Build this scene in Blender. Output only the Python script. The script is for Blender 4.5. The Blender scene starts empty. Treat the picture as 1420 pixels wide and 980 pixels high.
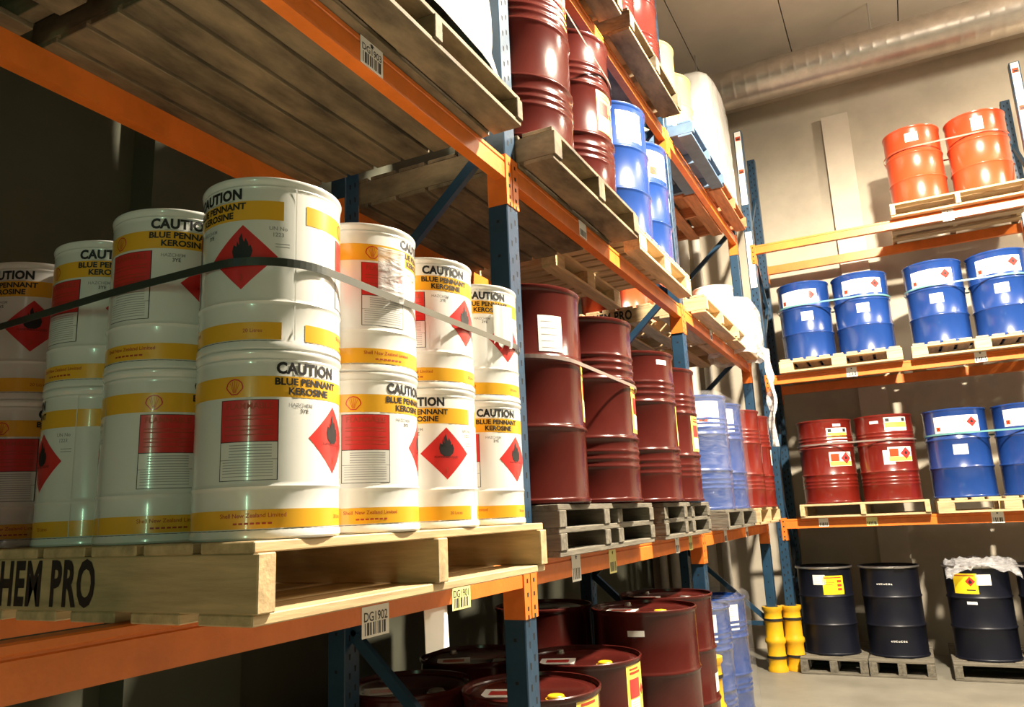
import bpy, math, random
from mathutils import Vector, Matrix, noise
from math import sin, cos, pi, radians as R

# ---------------------------------------------------------------- camera, world, lights
SC = bpy.context.scene
COL = SC.collection
CAMH = 1.6                                   # the lens is 1.6 m above the floor
cam_d = bpy.data.cameras.new('camera'); cam = bpy.data.objects.new('camera', cam_d); COL.objects.link(cam)
cam_d.sensor_width = 36; cam_d.lens = 36 * 1069.16 / 1420; cam_d.clip_end = 60; cam_d.clip_start = .02
cam.matrix_world = Matrix.Translation((0, 0, CAMH)) @ Matrix.Rotation(.46124, 4, 'Z') @ Matrix.Rotation(1.778823, 4, 'X') @ Matrix.Rotation(-.0434285, 4, 'Z')
SC.camera = cam
SC.view_settings.view_transform = 'Standard'; SC.view_settings.look = 'None'
SC.view_settings.exposure = 0.0; SC.view_settings.gamma = 1; SC.view_settings.use_curve_mapping = False
w = bpy.data.worlds.new('world'); SC.world = w; w.use_nodes = True
w.node_tree.nodes['Background'].inputs[0].default_value = (.75, 1, .7, 1)
w.node_tree.nodes['Background'].inputs[1].default_value = .006
WARM = (1, .88, .70)

def lamp(name, kind, loc, power, col=WARM, size=.2, aim=None, angle=None, blend=.4):
    d = bpy.data.lights.new(name, kind); d.energy = power; d.color = col
    if kind in ('SPOT', 'POINT'): d.shadow_soft_size = size
    if kind == 'SPOT': d.spot_size = R(angle); d.spot_blend = blend
    if kind == 'AREA': d.shape = 'RECTANGLE'; d.size, d.size_y = size
    o = bpy.data.objects.new(name, d); COL.objects.link(o); o.location = loc
    if aim: o.rotation_euler = (Vector(aim) - Vector(loc)).to_track_quat('-Z', 'Y').to_euler()
    return o
BAYS = [(1.2, 4.2, 5.85), (4.0, 7.3, 5.85)]
lamp('high_bay_light', 'SPOT', BAYS[0], 4900, size=.13, aim=(1.05, 4.75, 0), angle=178, blend=.35)
lamp('high_bay_light', 'SPOT', BAYS[1], 500, size=.13, aim=(4.0, 7.3, 0), angle=170, blend=.6)  # second lamp is added, unseen, to brighten ceiling and back wall
for p, e in zip(BAYS, (130, 640)): lamp('ceiling_fill_light', 'POINT', (p[0], p[1], p[2]+.42), e, size=.2)  # point fills above the reflectors, added to brighten the ceiling
lamp('green_tube_light', 'AREA', (-.2, -2.6, 1.95), 14, col=(.55, 1, .62), size=(.06, .9), aim=(-1.3, 1.2, 1.85))

# ---------------------------------------------------------------- materials
MATS = {}
def mat(name, col, rough=.5, metal=0, var=.0, vscale=6, bump=0, bscale=20, coat=0, spec=.5, kind=None, trans=0, alpha=1, stretch=None, col2=None):
    if name in MATS: return MATS[name]
    m = bpy.data.materials.new(name); m.use_nodes = True; MATS[name] = m
    nt = m.node_tree; N = nt.nodes; L = nt.links; b = N['Principled BSDF']
    b.inputs['Roughness'].default_value = rough; b.inputs['Metallic'].default_value = metal
    b.inputs['Coat Weight'].default_value = coat; b.inputs['Coat Roughness'].default_value = .08
    b.inputs['Specular IOR Level'].default_value = spec
    b.inputs['Alpha'].default_value = alpha
    b.inputs['Base Color'].default_value = (*col, 1)
    if var or bump:
        tc = N.new('ShaderNodeTexCoord'); mp = N.new('ShaderNodeMapping'); L.new(tc.outputs['Object'], mp.inputs[0])
        if stretch: mp.inputs['Scale'].default_value = stretch
        if kind == 'world':
            ge = N.new('ShaderNodeNewGeometry'); L.new(ge.outputs['Position'], mp.inputs[0])
        else:
            oi = N.new('ShaderNodeObjectInfo'); ml = N.new('ShaderNodeMath'); ml.operation = 'MULTIPLY'; ml.inputs[1].default_value = 37
            L.new(oi.outputs['Random'], ml.inputs[0]); L.new(ml.outputs[0], mp.inputs['Location'])
        n = N.new('ShaderNodeTexNoise'); n.inputs['Scale'].default_value = vscale; n.inputs['Detail'].default_value = 7; n.inputs['Roughness'].default_value = .62
        L.new(mp.outputs[0], n.inputs[0])
        cr = N.new('ShaderNodeValToRGB'); L.new(n.outputs['Fac'], cr.inputs[0])
        c2 = col2 or tuple(min(1, c * (1 - var)) for c in col)
        cr.color_ramp.elements[0].position = .32; cr.color_ramp.elements[1].position = .68
        cr.color_ramp.elements[0].color = (*c2, 1); cr.color_ramp.elements[1].color = (*[min(1, c * (1 + var * .25)) for c in col], 1)
        L.new(cr.outputs[0], b.inputs['Base Color'])
        if bump:
            n2 = N.new('ShaderNodeTexNoise'); n2.inputs['Scale'].default_value = bscale; n2.inputs['Detail'].default_value = 5
            L.new(mp.outputs[0], n2.inputs[0])
            bp = N.new('ShaderNodeBump'); bp.inputs['Strength'].default_value = bump; bp.inputs['Distance'].default_value = .02
            L.new(n2.outputs['Fac'], bp.inputs['Height']); L.new(bp.outputs[0], b.inputs['Normal'])
    return m

def film(name, opacity, tint=(.6, .6, .62), rough=.12, bscale=9):
    m = bpy.data.materials.new(name); m.use_nodes = True; MATS[name] = m
    nt = m.node_tree; N = nt.nodes; L = nt.links; N.clear()
    out = N.new('ShaderNodeOutputMaterial'); tr = N.new('ShaderNodeBsdfTransparent'); pb = N.new('ShaderNodeBsdfPrincipled')
    pb.inputs['Base Color'].default_value = (*tint, 1); pb.inputs['Roughness'].default_value = rough
    mx = N.new('ShaderNodeMixShader'); tc = N.new('ShaderNodeTexCoord')
    mp = N.new('ShaderNodeMapping'); mp.inputs['Scale'].default_value = (1, 1, 3); L.new(tc.outputs['Object'], mp.inputs[0])
    n = N.new('ShaderNodeTexNoise'); n.inputs['Scale'].default_value = bscale; n.inputs['Detail'].default_value = 6; n.inputs['Distortion'].default_value = .8
    L.new(mp.outputs[0], n.inputs[0])
    bp = N.new('ShaderNodeBump'); bp.inputs['Strength'].default_value = .5; bp.inputs['Distance'].default_value = .03
    L.new(n.outputs['Fac'], bp.inputs['Height']); L.new(bp.outputs[0], pb.inputs['Normal'])
    mr = N.new('ShaderNodeMapRange'); mr.inputs[1].default_value = .35; mr.inputs[2].default_value = .7
    mr.inputs[3].default_value = opacity * .6; mr.inputs[4].default_value = min(1, opacity * 1.5)
    L.new(n.outputs['Fac'], mr.inputs[0]); L.new(mr.outputs[0], mx.inputs[0])
    L.new(tr.outputs[0], mx.inputs[1]); L.new(pb.outputs[0], mx.inputs[2]); L.new(mx.outputs[0], out.inputs[0])
    return m

ORANGE = mat('orange_rack_paint', (.78, .19, .025), .38, var=.22, vscale=5, bump=.06, bscale=60)
BLUEP = mat('blue_rack_paint', (.016, .050, .095), .36, var=.25, vscale=8, bump=.05, bscale=60)
HOLE = mat('dark_hole', (.006, .006, .007), .9)
PINE = mat('pale_pine', (.62, .45, .24), .6, var=.38, vscale=3, bump=.15, bscale=6, stretch=(1, 9, 9))
OLDW = mat('weathered_timber', (.23, .17, .095), .8, var=.75, vscale=2.4, bump=.3, bscale=6, stretch=(1.3, 3.2, 3.2))
GREYW = mat('grey_timber', (.18, .16, .12), .8, var=.55, vscale=4, bump=.3, bscale=6, stretch=(1, 8, 8))
REDW = mat('reddish_timber', (.50, .20, .08), .7, var=.4, vscale=4, bump=.2, bscale=6, stretch=(1, 8, 8))
WHITE = mat('white_enamel', (.80, .80, .76), .22, var=.06, vscale=3, coat=.5)
LID = mat('white_lid', (.74, .74, .70), .3)
YEL = mat('yellow_print', (.83, .44, .03), .3, coat=.3)
RED = mat('red_print', (.62, .035, .03), .3, coat=.3)
BLK = mat('black_print', (.015, .015, .015), .5)
GRY = mat('grey_print', (.33, .33, .33), .6)
DRED = mat('dark_red_print', (.42, .05, .02), .5)
PAPER = mat('white_paper', (.86, .85, .80), .5)
BARK = mat('brown_drum_paint', (.070, .0105, .008), .19, var=.25, vscale=3, coat=.0, spec=.36, bump=.02, bscale=30)
BBLUE = mat('blue_drum_paint', (.011, .045, .205), .27, var=.12, vscale=3, coat=.4)
BRED = mat('bright_red_drum_paint', (.145, .011, .006), .28, var=.15, vscale=3, coat=.4)
BORG = mat('orange_drum_paint', (.52, .065, .020), .28, var=.1, vscale=3, coat=.3)
BBLK = mat('navy_drum_paint', (.007, .008, .015), .4, var=.2, vscale=3, coat=.0, spec=.3)
BCRM = mat('cream_drum_paint', (.60, .42, .17), .35)
STEEL = mat('bare_steel', (.55, .53, .50), .3, metal=.9)
YPLAS = mat('yellow_plastic', (.72, .40, .012), .35, var=.15, vscale=8)
STRAPB = mat('black_strap', (.035, .045, .035), .33, coat=1, spec=.8)
STRAPG = mat('green_strap', (.12, .30, .30), .3, coat=.5)
STRAPT = mat('grey_strap', (.22, .17, .15), .28, coat=.6)
WRAP = mat('white_wrap', (.66, .65, .62), .22, bump=.9, bscale=5, var=.05, coat=.5)
FILM = film('clear_film', .11)
FILMD = film('torn_film', .62, tint=(.85, .85, .84))
FILMC = film('crumpled_film', .30, bscale=14)
CONC = mat('wall_concrete', (.50, .44, .345), .85, var=.28, vscale=.9, bump=.06, bscale=30, kind='world')
CONC2 = mat('pilaster_concrete', (.60, .53, .43), .85, var=.15, vscale=1.5, kind='world')
CEIL = mat('ceiling_concrete', (.62, .54, .44), .85, var=.16, vscale=.8, kind='world')
CDARK = mat('dark_seam', (.08, .07, .05), .9)
FLOORM = mat('floor_concrete', (.22, .205, .165), .55, var=.28, vscale=1.6, bump=.08, bscale=12, kind='world')
DUCTM = mat('galvanised_duct', (.56, .50, .44), .36, metal=.8, var=.2, vscale=6, bump=.12, bscale=9)
PIPEM = mat('pale_pipe', (.62, .58, .50), .5, var=.15)

# ---------------------------------------------------------------- mesh builder
class G:
    def __init__(s, *mats): s.v = []; s.f = []; s.m = []; s.sm = []; s.mats = list(mats)
    def mi(s, m):
        if m not in s.mats: s.mats.append(m)
        return s.mats.index(m)
    def add(s, vs, fs, m=None, smooth=False):
        k = len(s.v); i = 0 if m is None else s.mi(m)
        s.v += [tuple(x) for x in vs]
        for f in fs: s.f.append([k + a for a in f]); s.m.append(i); s.sm.append(smooth)
        return s
    def box(s, x0, x1, y0, y1, z0, z1, m=None):
        return s.add([(x0,y0,z0),(x1,y0,z0),(x1,y1,z0),(x0,y1,z0),(x0,y0,z1),(x1,y0,z1),(x1,y1,z1),(x0,y1,z1)],
                     [(0,3,2,1),(4,5,6,7),(0,1,5,4),(1,2,6,5),(2,3,7,6),(3,0,4,7)], m)
    def lathe(s, prof, n=56, m=None, smooth=True, c=(0, 0)):
        vs = []; fs = []
        for r, z in prof:
            for k in range(n): a = 2*pi*k/n; vs.append((c[0]+r*cos(a), c[1]+r*sin(a), z))
        for i in range(len(prof)-1):
            for k in range(n):
                a = i*n+k; b = i*n+(k+1) % n; fs.append((a, b, b+n, a+n))
        if prof[0][0] > 1e-5 : pass
        return s.add(vs, fs, m, smooth)
    def disc(s, r, z, n=56, m=None, up=True, c=(0, 0)):
        vs = [(c[0]+r*cos(2*pi*k/n), c[1]+r*sin(2*pi*k/n), z) for k in range(n)]
        return s.add(vs, [tuple(range(n)) if up else tuple(range(n))[::-1]], m)
    def tube(s, p, q, r, n=12, m=None):
        p = Vector(p); q = Vector(q); d = (q-p).normalized(); a = d.orthogonal().normalized(); b = d.cross(a)
        vs = [p + (a*cos(2*pi*k/n)+b*sin(2*pi*k/n))*r for k in range(n)] + [q + (a*cos(2*pi*k/n)+b*sin(2*pi*k/n))*r for k in range(n)]
        s.add(vs, [(k, (k+1) % n, n+(k+1) % n, n+k) for k in range(n)], m, True)
        return s.add(vs, [tuple(range(n))[::-1], tuple(range(n, 2*n))], m)
    def bar(s, p, q, wx, wz, m=None):
        p = Vector(p); q = Vector(q); d = (q-p).normalized(); side = Vector((1, 0, 0)) if abs(d.x) < .1 else Vector((0, 1, 0)); u = d.cross(side).normalized()
        vs = [e + side*wx/2*i + u*wz/2*j for e in (p, q) for i, j in ((-1,-1),(1,-1),(1,1),(-1,1))]
        return s.add(vs, [(3,2,1,0),(4,5,6,7),(0,1,5,4),(1,2,6,5),(2,3,7,6),(3,0,4,7)], m)
    # a patch on a cylinder of radius r: columns (angle, lo, hi)
    def cpatch(s, a0, a1, lo, hi, r, m, n=None):
        n = n or max(2, int(abs(a1-a0)/4)); vs = []; fs = []
        for k in range(n+1):
            t = k/n; a = R(a0+(a1-a0)*t); l = lo(t) if callable(lo) else lo; h = hi(t) if callable(hi) else hi
            vs += [(r*cos(a), r*sin(a), l), (r*cos(a), r*sin(a), h)]
        for k in range(n): fs.append((2*k, 2*k+2, 2*k+3, 2*k+1))
        return s.add(vs, fs, m, True)
    def mesh(s, name, sharp=True):
        me = bpy.data.meshes.new(name); me.from_pydata(s.v, [], s.f)
        for m in s.mats: me.materials.append(m)
        me.polygons.foreach_set('material_index', s.m); me.polygons.foreach_set('use_smooth', s.sm)
        me.update()
        if sharp and any(s.sm): me.set_sharp_from_angle(angle=R(40))
        return me

CACHE = {}
def cached(key, fn):
    if key not in CACHE: CACHE[key] = fn()
    return CACHE[key]
def ob(name, data, parent=None, loc=None, rz=0, bevel=0, scale=None):
    if isinstance(data, G): data = data.mesh(name)
    o = bpy.data.objects.new(name, data); COL.objects.link(o)
    if parent: o.parent = parent
    if loc: o.location = loc
    o.rotation_euler[2] = rz
    if scale: o.scale = scale
    if bevel:
        b = o.modifiers.new('edge', 'BEVEL'); b.width = bevel; b.segments = 1; b.limit_method = 'ANGLE'
    return o
def tag(o, label, cat, group=None):
    o['label'] = label; o['category'] = cat
    if group: o['group'] = group
    return o
def empty(name, loc, rz, label, cat, group=None, scale=None):
    o = bpy.data.objects.new(name, None); COL.objects.link(o); o.location = (loc[0], loc[1], loc[2] + CAMH)
    o.rotation_euler[2] = rz; o.empty_display_size = .1
    if scale: o.scale = scale
    return tag(o, label, cat, group)
def struct(name, g, loc=(0, 0, 0), bevel=0):
    o = ob(name, g, None, loc, 0, bevel); o['kind'] = 'structure'; return o

def text2d(txt, size, bold=0.0, spacing=1.0):
    def mk():
        c = bpy.data.curves.new('t', 'FONT'); c.body = txt; c.size = 1; c.align_x = 'CENTER'; c.offset = bold; c.space_character = spacing; c.resolution_u = 3
        o = bpy.data.objects.new('t', c); COL.objects.link(o); dg = bpy.context.evaluated_depsgraph_get()
        me = bpy.data.meshes.new_from_object(o.evaluated_get(dg)); bpy.data.objects.remove(o)
        r = ([(v.co.x, v.co.y) for v in me.vertices], [tuple(p.vertices) for p in me.polygons]); bpy.data.meshes.remove(me); return r
    vs, fs = cached(('txt', txt, bold, spacing), mk)
    return [(x*size, y*size) for x, y in vs], fs
def ctext(g, txt, a, z, r, size, m, bold=0, wid=1.0, spacing=1.0):
    vs, fs = text2d(txt, size, bold, spacing)
    g.add([((r)*cos(R(a)+x*wid/r), r*sin(R(a)+x*wid/r), z+y) for x, y in vs], fs, m)

FLAME = [(-.18,-.5),(.18,-.5),(.36,-.36),(.42,-.12),(.34,.12),(.27,-.02),(.24,.2),(.12,.42),(.16,.2),(.04,.3),(-.04,.62),(-.14,.42),(-.12,.12),(-.22,.3),(-.24,.05),(-.36,.16),(-.42,-.12),(-.36,-.36)]
def cflame(g, a, z, r, size, m):
    pts = [(x*size, y*size) for x, y in FLAME]; n = len(pts); c = len(pts)
    vs = [(r*cos(R(a)+x/r), r*sin(R(a)+x/r), z+y) for x, y in pts] + [(r*cos(R(a)), r*sin(R(a)), z-.1*size)]
    g.add(vs, [(c, i, (i+1) % n) for i in range(n)], m)
def cdiamond(g, a, z, r, half, m, degw=None):
    dw = degw or math.degrees(half/r)
    g.cpatch(a-dw, a+dw, lambda t: z-half*(1-abs(2*t-1)), lambda t: z+half*(1-abs(2*t-1))+1e-5, r, m, n=14)

# ---------------------------------------------------------------- the white pail
PR, PH = .143, .352
def pail_body():
    g = G(WHITE)
    g.lathe([(.130,.004),(.139,0),(PR,.004),(PR,.014),(.1405,.018),(.1405,.088),(.1412,.092),(.1432,.096),(.1412,.100),(.1405,.104),
             (.1405,.324),(.1395,.329),(.1412,.333),(.1395,.337),(.1405,.340),(.1430,.344),(.1438,.349),(.1425,PH),(.1395,.350),(.137,.340)])
    g.disc(.131, .004, up=False)
    g.cpatch(103.4, 104.6, .02, .335, .1418, WHITE, 2); g.cpatch(285.4, 286.2, .02, .335, .1416, WHITE, 2)
    return g.mesh('body')
def pail_lid():
    g = G(LID); g.lathe([(.137,.340),(.136,.336),(.12,.338),(.118,.342),(0.001,.342)], m=LID); return g.mesh('lid')
def pail_label():
    g = G(YEL, RED, BLK, GRY, DRED); r0 = .1409
    for z0, z1, m_ in ((.262, .302, YEL), (.020, .054, YEL), (.0145, .0183, BLK)): g.cpatch(-247, 94, z0, z1, r0, m_)
    for off in (0, 184):
        A = lambda a: a + off
        # shell mark: scalloped fan outline with ribs
        cx, cz, n = A(-24), .282, 22
        def sh(s):
            pts = []
            for k in range(n+1):
                t = -0.92 + 1.84*k/n; a = t*pi*.62
                rr = .0165*(1+.05*abs(sin(k*pi/3.1)))*s
                pts.append((rr*sin(a), rr*cos(a)*.95 - .001))
            return pts + [(.006*s, -.0155*s), (-.006*s, -.0155*s)]
        o_, i_ = sh(1.0), sh(.86)
        mp = lambda x, y, rr: (rr*cos(R(cx)+x/rr), rr*sin(R(cx)+x/rr), cz+y)
        k = len(o_)
        g.add([mp(x, y, r0+.0005) for x, y in o_ + i_], [(i, (i+1) % k, k+(i+1) % k, k+i) for i in range(k)], RED)
        for t in (-.9, -.45, 0, .45, .9):
            x1, y1 = .0115*sin(t), .0115*cos(t); x0, y0 = .003*sin(t), -.011
            g.add([mp(x0-.0004, y0, r0+.0005), mp(x0+.0004, y0, r0+.0005), mp(x1+.0004, y1, r0+.0005), mp(x1-.0004, y1, r0+.0005)], [(0,1,2,3)], RED)
        ctext(g, 'CAUTION', A(34), .3075, r0+.0003, .030, BLK, .045, .93, 1.06)
        g.cpatch(A(19), A(53), .3035, .3045, r0, GRY)
        ctext(g, 'BLUE PENNANT', A(35), .2855, r0+.0006, .0185, BLK, .035, 1.08)
        ctext(g, 'KEROSINE', A(35), .2675, r0+.0006, .0185, BLK, .035, 1.08)
        # flammable panel
        g.cpatch(A(-34.7), A(9.7), .1068, .2572, r0, BLK); g.cpatch(A(-34), A(9), .108, .145, r0+.0003, WHITE); g.cpatch(A(-34), A(9), .1458, .1775, r0+.0003, WHITE)
        g.cpatch(A(-34), A(9), .179, .256, r0+.0003, RED)
        ctext(g, 'FLAMMABLE', A(-12.5), .2395, r0+.0006, .0165, DRED, .015, 1)
        for z in (.226, .219, .206, .199, .19): g.cpatch(A(-31), A(6), z, z+.002, r0+.0005, DRED)
        for z in (.171, .166, .161, .155, .150): g.cpatch(A(-27), A(5), z, z+.0016, r0+.0005, GRY)
        for z in (.140, .135, .130, .125, .120, .114): g.cpatch(A(-32), A(6), z, z+.0013, r0+.0005, GRY)
        ctext(g, 'HAZCHEM', A(27), .2435, r0, .0105, GRY, .01, 1); ctext(g, '3YE', A(30), .2325, r0, .011, BLK, .01, 1)
        # diamond
        cdiamond(g, A(62), .186, r0, .066, RED, 28)
        cflame(g, A(62), .204, r0+.0006, .050, BLK)
        ctext(g, 'FLAMMABLE LIQUID', A(62), .174, r0+.0006, .0075, BLK); ctext(g, '3', A(62), .138, r0+.0006, .018, DRED, .01)
        ctext(g, 'UN No', A(90), .241, r0, .0115, GRY, .01, 1); ctext(g, '1223', A(90), .228, r0, .0115, GRY, .01, 1)
        for z in (.212, .206): g.cpatch(A(88), A(99), z, z+.0016, r0, GRY)
        ctext(g, 'Shell New Zealand Limited', A(-8), .040, r0+.0004, .0112, DRED, .005, 1)
        [g.cpatch(A(-22+k*4.2), A(-22+k*4.2+3), .0275, .031, r0+.0004, DRED, 2) for k in range(7)]
        ctext(g, '20 Litres', A(72), .034, r0+.0004, .0105, DRED, .0, 1)
    return g.mesh('printed_label')
def facing(x, y): return math.atan2(-y, -x)
def pail(x, y, z, phi, label, group=None, s=1.0):
    o = empty('white_pail', (x, y, z), facing(x, y) + R(phi), label, 'pail', group, (s, s, s) if s != 1 else None)
    ob('body', cached('pb', pail_body), o); ob('lid', cached('pl', pail_lid), o); ob('printed_label', cached('pp', pail_label), o)
    return o

# ---------------------------------------------------------------- 200 litre drum
DR, DH, DB = .2925, .88, .2842
def drum_body(m, ribbed, openhead):
    def mk():
        P = [(.280,.014),(.288,0),(DR,.004),(DR,.014),(.2865,.018),(DB,.024)]
        def bead(zc, h, w):
            return [(DB, zc-w), (DB+h*.55, zc-w*.5), (DB+h, zc-w*.12), (DB+h, zc+w*.12), (DB+h*.55, zc+w*.5), (DB, zc+w)]
        H = []
        if ribbed: H += [(.455*.0+z, .0045, .014) for z in (.165, .200, .235)]
        H += [(.297, .0095, .017), (.578, .0095, .017)]
        if ribbed: H += [(z, .0045, .014) for z in (.625, .660, .695)]
        for h in sorted(H): P += bead(*h)
        P += [(DB, .852), (.2875, .858)]
        if openhead: P += [(.297,.862),(.299,.872),(.297,DH),(.289,DH+.001),(.283,.874),(.281,.866)]
        else: P += [(DR,.864),(DR,.876),(.288,DH),(.2835,.878),(.2815,.864)]
        g = G(m); g.lathe(P, 64); g.disc(.281, .013, 64, up=False); return g.mesh('body')
    return cached(('db', m.name, ribbed, openhead), mk)
def drum_lid(m):
    def mk():
        g = G(m); g.lathe([(.2815,.864),(.278,.858),(.262,.858),(.256,.862),(.22,.862),(.215,.859),(.001,.859)], 64); return g.mesh('lid')
    return cached(('dl', m.name), mk)
def bung(big, m):
    def mk():
        r = .034 if big else .017; g = G(m); g.lathe([(r*1.25,0),(r*1.25,.005),(r,.006),(r,.014),(r*.9,.017),(.0005,.017)], 20); return g.mesh('bung')
    return cached(('bg', big, m.name), mk)
def ring(m):
    def mk():
        g = G(m); g.lathe([(.2985,.858),(.302,.862),(.302,.874),(.2985,.878)], 64); g.box(.300,.318,-.05,.05,.860,.876); return g.mesh('clamp_ring')
    return cached('ring', mk)
# the stickers: each is a mesh of curved patches, local angle 0 = sticker middle
def deg(w): return math.degrees(w / DB)
def st_plain(w, h, lines=4):
    g = G(PAPER); r = DB+.001; g.cpatch(-deg(w)/2, deg(w)/2, 0, h, r, PAPER)
    for i in range(lines):
        z = h*(.82-.72*i/max(1, lines-1)); g.cpatch(-deg(w)*.38, deg(w)*(.1+.28*((i*7) % 3)/2), z, z+h*.018, r+.0006, GRY)
    return g
def st_wide():
    g = G(PAPER, BORG, RED, BLK); r = DB+.001; g.cpatch(-43, 43, 0, .165, r, PAPER)
    g.cpatch(-39, -31, .02, .062, r+.0006, BORG)
    for sg in (1, -1): g.cpatch(-37.5, -32.5, lambda t: .026+(.026*t if sg > 0 else .026*(1-t)), lambda t: .031+(.026*t if sg > 0 else .026*(1-t)), r+.001, BLK, n=4)
    cdiamond(g, 28, .098, r+.0006, .052, RED); cflame(g, 28, .104, r+.001, .036, BLK)
    for k, z in enumerate((.14, .13, .12, .105, .095, .085, .07, .06, .045, .035)): g.cpatch(-26, -26 + (30, 24, 36, 20)[k % 4], z, z+.0028, r+.0006, GRY)
    g.cpatch(13, 14, .03, .14, r+.0006, RED)
    return g
def st_short():
    g = G(PAPER, BORG, BLK); r = DB+.001; g.cpatch(-20, 20, 0, .20, r, PAPER)
    g.cpatch(-17, -3, .02, .078, r+.0006, BORG)
    for sg in (1, -1): g.cpatch(-14, -6, lambda t: .028+(.034*t if sg > 0 else .034*(1-t)), lambda t: .036+(.034*t if sg > 0 else .034*(1-t)), r+.001, BLK, n=4)
    for k, z in enumerate((.18, .17, .155, .14, .125, .11, .098)): g.cpatch(-15, 4+4*(k % 3), z, z+.003, r+.0006, GRY)
    return g
def st_tall():          # yellow, red and white upright panel
    g = G(YEL, RED, PAPER); r = DB+.001; g.cpatch(-17, 17, 0, .235, r, mat('pale_yellow_label', (.85, .66, .12), .4))
    g.cpatch(-13, 5, .095, .175, r+.0006, RED); g.cpatch(-13, 5, .02, .09, r+.0006, PAPER); cdiamond(g, 11, .12, r+.0008, .026, RED)
    for k in range(6): g.cpatch(-11, 2+k % 3, .028+k*.010, .0305+k*.010, r+.001, GRY)
    g.cpatch(-12, 8, .195, .205, r+.001, DRED); g.cpatch(-12, 4, .213, .220, r+.001, DRED)
    return g
def st_danger():        # white and yellow with two black squares
    g = G(PAPER, YEL, BLK); r = DB+.001; g.cpatch(-24, 24, 0, .145, r, PAPER); g.cpatch(-23, 23, .04, .095, r+.0006, mat('lemon_label', (.90, .72, .10), .4))
    g.cpatch(-21, -13, .10, .135, r+.0006, BLK); g.cpatch(13, 21, .10, .135, r+.0006, BLK)
    for k, z in enumerate((.128, .118, .108)): g.cpatch(-10, 9-k, z, z+.004, r+.001, GRY)
    for k, z in enumerate((.082, .07, .058, .047)): g.cpatch(-4+2*k, 18, z, z+.004, r+.001, DRED)
    return g
def st_hazard():        # red square and red diamond side by side
    g = G(PAPER, RED, YEL); r = DB+.001; g.cpatch(-26, 26, 0, .15, r, PAPER); g.cpatch(-25, 25, .004, .05, r+.0005, mat('lemon_label', (.90, .72, .10), .4))
    g.cpatch(-23, -5, .052, .132, r+.0008, BORG); cdiamond(g, 11, .082, r+.001, .062, RED); cflame(g, 11, .09, r+.0014, .04, BLK)
    return g
def st_yellow(pic):
    g = G(mat('bright_yellow_label', (.93, .66, .02), .4), BLK, DRED); r = DB+.001; g.cpatch(-23, 23, 0, .19, r, g.mats[0])
    g.cpatch(-20, 18, .165, .175, r+.0006, DRED)
    if pic: cdiamond(g, 10, .115, r+.0006, .045, RED); cflame(g, 10, .115, r+.001, .04, BLK); g.cpatch(2, 18, .03, .04, r+.0006, BLK)
    else:
        for k in range(3): g.cpatch(8, 18, .04+.04*k, .065+.04*k, r+.0006, DRED)
        g.cpatch(-18, 2, .12, .124, r+.0006, DRED); g.cpatch(-18, -2, .10, .104, r+.0006, DRED)
    return g
def st_marks():         # faint white stencilled marks
    g = G(PAPER); r = DB+.001
    for k in range(7):
        a = -15+k*4.6; h = .016 if k % 3 else .012
        g.cpatch(a, a+3, 0, .004, r, PAPER, 2); g.cpatch(a, a+.9, 0, h, r, PAPER, 2)
        if k % 2: g.cpatch(a+2.1, a+3, 0, h, r, PAPER, 2)
        else: g.cpatch(a, a+3, h-.003, h, r, PAPER, 2)
    return g
ST = {'white': lambda: st_plain(.13, .10), 'white_tall': lambda: st_plain(.12, .15, 5), 'strip': lambda: st_plain(.09, .028, 1), 'wide': st_wide, 'short': st_short, 'tall': st_tall,
      'danger': st_danger, 'hazard': st_hazard, 'yellow': lambda: st_yellow(False), 'yellow_pic': lambda: st_yellow(True), 'marks': st_marks, 'double': lambda: st_plain(.11, .145, 6)}
def drum(x, y, z, label, m, cat='drum', group=None, r=DR, h=DH, ribbed=False, labels=(), openhead=False, caps=None, phi=0, lidpaper=False, name='steel_drum', lidm=None):
    """labels: (kind, angle to the line of sight, height)"""
    o = empty(name, (x, y, z), facing(x, y) + R(phi), label, cat, group, (r/DR, r/DR, h/DH))
    ob('body', drum_body(m, ribbed, openhead), o); ob('lid', drum_lid(lidm or m), o)
    if openhead: ob('clamp_ring', ring(STEEL), o, rz=R(20))
    elif caps:
        ob('bung', bung(True, caps), o, (.17, .12, .859)); ob('bung', bung(False, STEEL), o, (-.17, -.12, .859))
    if lidpaper:
        g = G(PAPER, GRY); g.box(-.02, .13, -.2, -.03, .8595, .8605, PAPER); g.box(.02, .09, -.17, -.06, .8605, .8608, RED); ob('lid_sheet', g, o)
    for kind, a, zz in labels:
        ob('sticker', cached(('st', kind), lambda: ST[kind]().mesh('sticker')), o, (0, 0, zz), R(a))
    return o

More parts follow.
